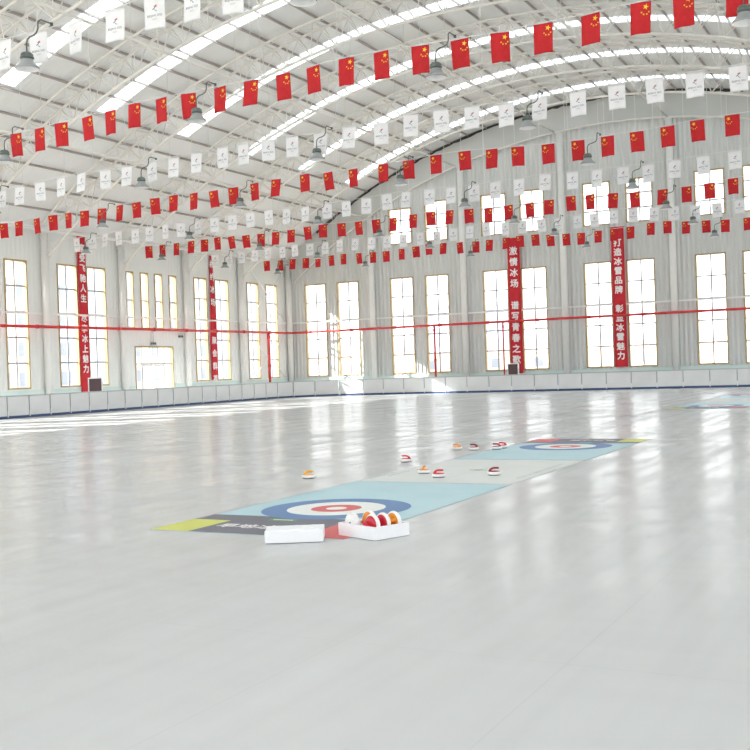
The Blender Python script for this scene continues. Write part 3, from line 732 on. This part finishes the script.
# ------------------------------------------------------------------ curling mats (local origin at the near left corner, lying on the ice)
def rect(bm, x0, x1, y0, y1, z, mi):
    f = bm.faces.new([bm.verts.new(p) for p in ((x0, y0, z), (x1, y0, z), (x1, y1, z), (x0, y1, z))]); f.material_index = mi
def ring(bm, cx, cy, r0, r1, z, mi, seg=72):
    A = [bm.verts.new((cx+r1*math.cos(q*2*PI/seg), cy+r1*math.sin(q*2*PI/seg), z)) for q in range(seg)]
    if r0 <= 0: f = bm.faces.new(A); f.material_index = mi; return
    B = [bm.verts.new((cx+r0*math.cos(q*2*PI/seg), cy+r0*math.sin(q*2*PI/seg), z)) for q in range(seg)]
    for q in range(seg):
        f = bm.faces.new((A[q], A[(q+1) % seg], B[(q+1) % seg], B[q])); f.material_index = mi
MW = 2.61
def house_mat(label, loc, rz, L=5.1):
    """printed mat with the house; local y runs from the coloured band to the middle of the sheet"""
    bm = bmesh.new(); add_box(bm, 0, MW, 0, L, 0, .004, 0)
    z = .0052
    rect(bm, 0, MW, .86, 1.28, z, 1); rect(bm, .55, 2.03, 0, .86, z, 1)
    rect(bm, 0, .55, 0, .86, z, 2); rect(bm, 2.03, MW, 0, .86, z, 3)
    cx, cy = MW/2, 2.13
    ring(bm, cx, cy, .64, .97, .0062, 4); ring(bm, cx, cy, .33, .64, .0062, 5); ring(bm, cx, cy, .135, .33, .0062, 3); ring(bm, cx, cy, 0, .135, .0062, 5)
    rect(bm, 1.0, 1.36, .98, 1.12, .0062, 6)
    rect(bm, .0, MW, L-.02, L, .0056, 8); rect(bm, 0, .015, 1.28, L-.02, .0056, 8); rect(bm, MW-.015, MW, 1.28, L-.02, .0056, 8)
    add_text(bm, '旱地冰壶', .27, Matrix.Translation((1.17, .50, .0064)), 7, bold=.006)
    for q in range(7): rect(bm, 1.05+q*.04, 1.075+q*.04, 1.02, 1.08, .0068, 7)
    o = obj('curling_mat', bm, ['matblue', 'matdark', 'matyellow', 'matred', 'ringblue', 'ringwhite', 'matgreen', 'lettering', 'matlines'], None, loc, (0, 0, rz))
    return tag(o, label, 'mat', 'printed curling mats')
def plain_mat(label, loc, L):
    bm = bmesh.new(); add_box(bm, 0, MW, 0, L, 0, .004, 0); z = .0052; rnd = random.Random(3)
    rect(bm, .02, .028, 0, L, z, 1); rect(bm, MW-.028, MW-.02, 0, L, z, 1); rect(bm, MW/2-.003, MW/2+.003, 0, L, z, 1)
    for x, a, b in ((.11, .8, 2.1), (MW-.24, .75, 3.1)):
        y = a
        while y < b: rect(bm, x+rnd.uniform(0, .02), x+rnd.uniform(.05, .09), y, y+.05, z, 2); y += rnd.uniform(.075, .12)
    ring(bm, MW/2, 1.9, 0, .085, z, 3, 24); rect(bm, MW/2-.16, MW/2+.16, 1.86, 1.94, z, 3)
    o = obj('plain_mat', bm, ['matwhite', 'matlines', 'inkgrey', 'matgreen'], None, loc)
    return tag(o, label, 'mat', 'plain middle mats')
X1 = -8.10
house_mat('blue curling mat with ring target behind the white foam boxes', (X1, 9.68, .001), 0)
plain_mat('plain pale middle mat with curling stones on it', (X1, 14.80, .001), 3.78)
house_mat('blue curling mat with ring target beyond the pale middle mat', (X1+MW, 23.75, .001), PI)
house_mat('distant blue curling mat near the gable barrier, nearer of the far two', (X1, 37.7, .001), 0)
plain_mat('distant plain mat between the two far curling mats', (X1, 42.82, .001), 3.78)
house_mat('farthest blue curling mat just in front of the gable barrier', (X1+MW, 51.75, .001), PI)

# ------------------------------------------------------------------ curling stones
STN = {}
def stone(kind):
    if kind in STN: return STN[kind]
    t = empty('curling_stone')
    bm = bmesh.new(); add_lathe(bm, [(.0, .008), (.09, .008), (.106, .016), (.114, .028), (.114, .040), (.108, .053), (.095, .060), (.0, .060)], 32); obj('body', bm, 'stonebody', t)
    bm = bmesh.new(); add_lathe(bm, [(.0, .0), (.088, .0), (.096, .006), (.098, .013), (.085, .014), (.0, .012)], 32); obj('base_ring', bm, 'stonebase' if kind[1] else 'stonebody', t)
    bm = bmesh.new(); add_lathe(bm, [(.0, .059), (.096, .059), (.092, .066), (.050, .073), (.0, .075)], 32); obj('colour_cap', bm, kind[0], t)
    bm = bmesh.new(); add_tube(bm, [(-.066, 0, .064), (-.058, 0, .088), (-.042, 0, .106), (-.012, 0, .117), (.03, 0, .119), (.078, 0, .115)], [.028, .021, .018, .0165, .0165, .015], 12)
    obj('handle', bm, kind[0], t)
    bm = bmesh.new(); add_tube(bm, [(0, 0, -.004), (0, 0, .001)], .014, 10); obj('screw', bm, 'screw', t)
    STN[kind] = t; t['fresh'] = 1
    return t
def put_stone(kind, label, loc, rot, group='curling stones on the ice'):
    p = stone(kind)
    if p.get('fresh'): del p['fresh']; o = p
    else: o = copy_tree(p)
    o.location = loc; o.rotation_euler = rot; tag(o, label, 'curling stone', group); return o
floor_stones = [
 ('syellow', -9.16, 15.03, 20, .001, 'yellow-handled stone alone on the ice, leftmost of all'),
 ('sred', -8.78, 17.97, 200, .001, 'red-handled stone on the ice left of the pale middle mat'),
 ('sorange', -8.88, 20.66, 195, .001, 'orange-handled stone in the far group beside the far ring mat'),
 ('sdark', -8.50, 20.68, 215, .001, 'dark red stone just right of the far orange-handled stone'),
 ('sorange', -7.50, 16.03, 100, .0062, 'orange-handled stone on the left edge of the pale middle mat'),
 ('sred', -6.99, 15.49, 25, .0062, 'red-handled stone at the near edge of the pale middle mat'),
 ('sdark', -8.03, 20.80, 190, .0062, 'dark red stone touching the red one by the far mat'),
 ('sred', -8.02, 21.12, 190, .0062, 'bright red stone behind the dark red one by the far mat'),
 ('sdark', -6.22, 15.96, 25, .0062, 'dark red stone right of the green mark on the pale mat')]
for kd, x, y, a, z, lb in floor_stones:
    put_stone((kd, True), lb, (x, y, z), (0, 0, math.radians(a)))

# ------------------------------------------------------------------ foam boxes
ang = math.atan2(.28, .52)
fb = empty('foam_block', (-6.16, 9.18, .006), (0, 0, ang)); tag(fb, 'closed white foam box lying on the dark band of the near mat', 'foam box')
bm = bmesh.new(); add_box(bm, 0, .615, 0, .38, 0, .13); obj('block', bm, 'foam', fb, bevel=.008)
for i in range(3):
    for j in range(2):
        bm = bmesh.new(); add_tube(bm, [(.12+i*.187, .10+j*.18, .129), (.12+i*.187, .10+j*.18, .135)], .068, 24); obj('raised_disc', bm, 'foam', fb)
ang2 = -.40
tray = empty('foam_tray', (-5.69, 9.92, .006), (0, 0, ang2)); tag(tray, 'open white foam tray holding curling stones on their edges', 'foam box')
LX, LY, HH, T = .62, .48, .135, .025
bm = bmesh.new(); add_box(bm, 0, LX, 0, T, 0, HH); add_box(bm, 0, LX, LY-T, LY, 0, HH); add_box(bm, 0, T, T, LY-T, 0, HH); add_box(bm, LX-T, LX, T, LY-T, 0, HH); add_box(bm, T, LX-T, T, LY-T, 0, .02)
obj('tray', bm, 'foam', tray)
tm = Matrix.Translation((-5.69, 9.92, .006)) @ Matrix.Rotation(ang2, 4, 'Z')
def tray_stone(kind, u, v, face, spin, label, z=.136):
    """stone standing on its edge with its base at v; face -1: coloured cap towards the near left side of the tray"""
    m_ = tm @ Matrix.Translation((u, v, z)) @ Matrix.Rotation(-face*PI/2, 4, 'X') @ Matrix.Rotation(math.radians(spin), 4, 'Z')
    put_stone((kind, False), label, m_.to_translation(), m_.to_euler(), 'curling stones in the foam tray')
tray_stone('syellow', .150, .045, 1, 80, 'white-bottomed stone with yellow cap at the left end of the tray')
tray_stone('sorange', .160, .345, -1, 270, 'orange-handled stone at the back of the tray')
tray_stone('sred', .430, .163, -1, 155, 'red-capped stone in the tray with its handle over the near edge')
tray_stone('sred', .440, .303, -1, 100, 'red-capped stone in the tray, behind the one with the overhanging handle')
tray_stone('sorange', .445, .450, -1, 200, 'orange-capped stone at the right end of the tray')

# ------------------------------------------------------------------ outside: ground, houses
struct(obj('ground', box(-260, 200, -60, 320, -.6, -.25), 'earth'), 'pale bare ground outside')
PANE = {}
def building(name, x, y, rz, w, d, h, wall, nx, nz, label, roof=None, ww=1.6, wh=1.7):
    t = empty(name, (x, y, -.25), (0, 0, rz)); tag(t, label, 'building', 'buildings outside')
    obj('walls', box(0, w, 0, d, 0, h), wall, t)
    obj('roof', box(-.3, w+.3, -.3, d+.3, h, h+.5), roof or wall, t)
    key = (ww, wh)
    if key not in PANE:
        PANE[key] = (mesh('window', box(-ww/2, ww/2, -.06, .02, 0, wh), 'b_win'), )
    for i in range(nx):
        for j in range(nz):
            o = link('window', PANE[key][0], t, (w*(i+.5)/nx, 0, h*(j+.35)/nz))
# seen through the side windows (facades face +x)
building('apartment_block', -96, 70, PI/2, 22, 14, 30, 'b_cream', 5, 8, 'cream apartment block seen through the leftmost side window')
building('apartment_block', -100, 94, PI/2, 24, 14, 34, 'b_grey', 6, 9, 'blue grey apartment block behind the leftmost banner')
building('apartment_block', -104, 121, PI/2, 20, 14, 26, 'b_cream', 5, 7, 'pale apartment block seen through the side door')
building('apartment_block', -112, 146, PI/2, 26, 14, 30, 'b_grey', 6, 8, 'pale block seen through the side windows near the corner')
# seen through the gable windows (facades face the hall)
building('low_house', -118, 190, 0, 26, 10, 4.6, 'b_pink', 6, 1, 'low pink house seen through the first gable window', 'b_pink')
building('apartment_block', -104, 215, 0, 22, 12, 15, 'b_grey', 6, 4, 'pale grey block beyond the gable windows nearest the corner')
building('low_house', -86, 185, 0, 34, 10, 4.0, 'b_cream', 8, 1, 'low cream house seen through the middle gable windows', 'b_pink')
building('low_house', -44, 180, 0, 30, 10, 4.6, 'b_pink', 7, 1, 'low tan house seen through the right gable windows', 'b_cream')

# ------------------------------------------------------------------ camera, light, colour
cam = bpy.data.cameras.new('camera'); co = bpy.data.objects.new('camera', cam); COL.objects.link(co)
cam.sensor_width = 36; cam.sensor_fit = 'HORIZONTAL'; cam.lens = 36*FPX/750; cam.clip_end = 1000; cam.clip_start = .05
m3 = Matrix((CAM_R, CAM_U, -CAM_F)).transposed().to_4x4(); m3.translation = CAM_P; co.matrix_world = m3
SC.camera = co

sun = bpy.data.lights.new('sun', 'SUN'); sun.energy = SUN_E; sun.angle = math.radians(.6); sun.color = (1, .965, .92)
so = bpy.data.objects.new('sun', sun); COL.objects.link(so)
so.rotation_euler = Vector((14.3, 6.6, -8.0)).to_track_quat('-Z', 'Y').to_euler()
w = bpy.data.worlds.new('overcast bright sky'); SC.world = w; w.use_nodes = True; t = w.node_tree
bg = t.nodes['Background']; bg.inputs[1].default_value = SKY_E
tc = t.nodes.new('ShaderNodeTexCoord'); sp = t.nodes.new('ShaderNodeSeparateXYZ'); t.links.new(tc.outputs['Generated'], sp.inputs[0])
r = t.nodes.new('ShaderNodeValToRGB'); t.links.new(sp.outputs[2], r.inputs[0])
r.color_ramp.elements[0].position = 0.0; r.color_ramp.elements[0].color = (1, .99, .98, 1)
r.color_ramp.elements[1].position = .6; r.color_ramp.elements[1].color = (.86, .93, 1, 1)
t.links.new(r.outputs[0], bg.inputs[0])

vs = SC.view_settings; SC.display_settings.display_device = 'sRGB'
vs.view_transform = 'Standard'; vs.look = 'None'; vs.exposure = EXPO; vs.gamma = 1; vs.use_curve_mapping = False
SC.cycles.use_denoising = True; SC.cycles.denoiser = 'OPENIMAGEDENOISE'
SC.cycles.max_bounces = 10; SC.cycles.diffuse_bounces = 6; SC.cycles.glossy_bounces = 4; SC.cycles.transparent_max_bounces = 12
SC.cycles.sample_clamp_indirect = 8; SC.cycles.caustics_reflective = False; SC.cycles.caustics_refractive = False
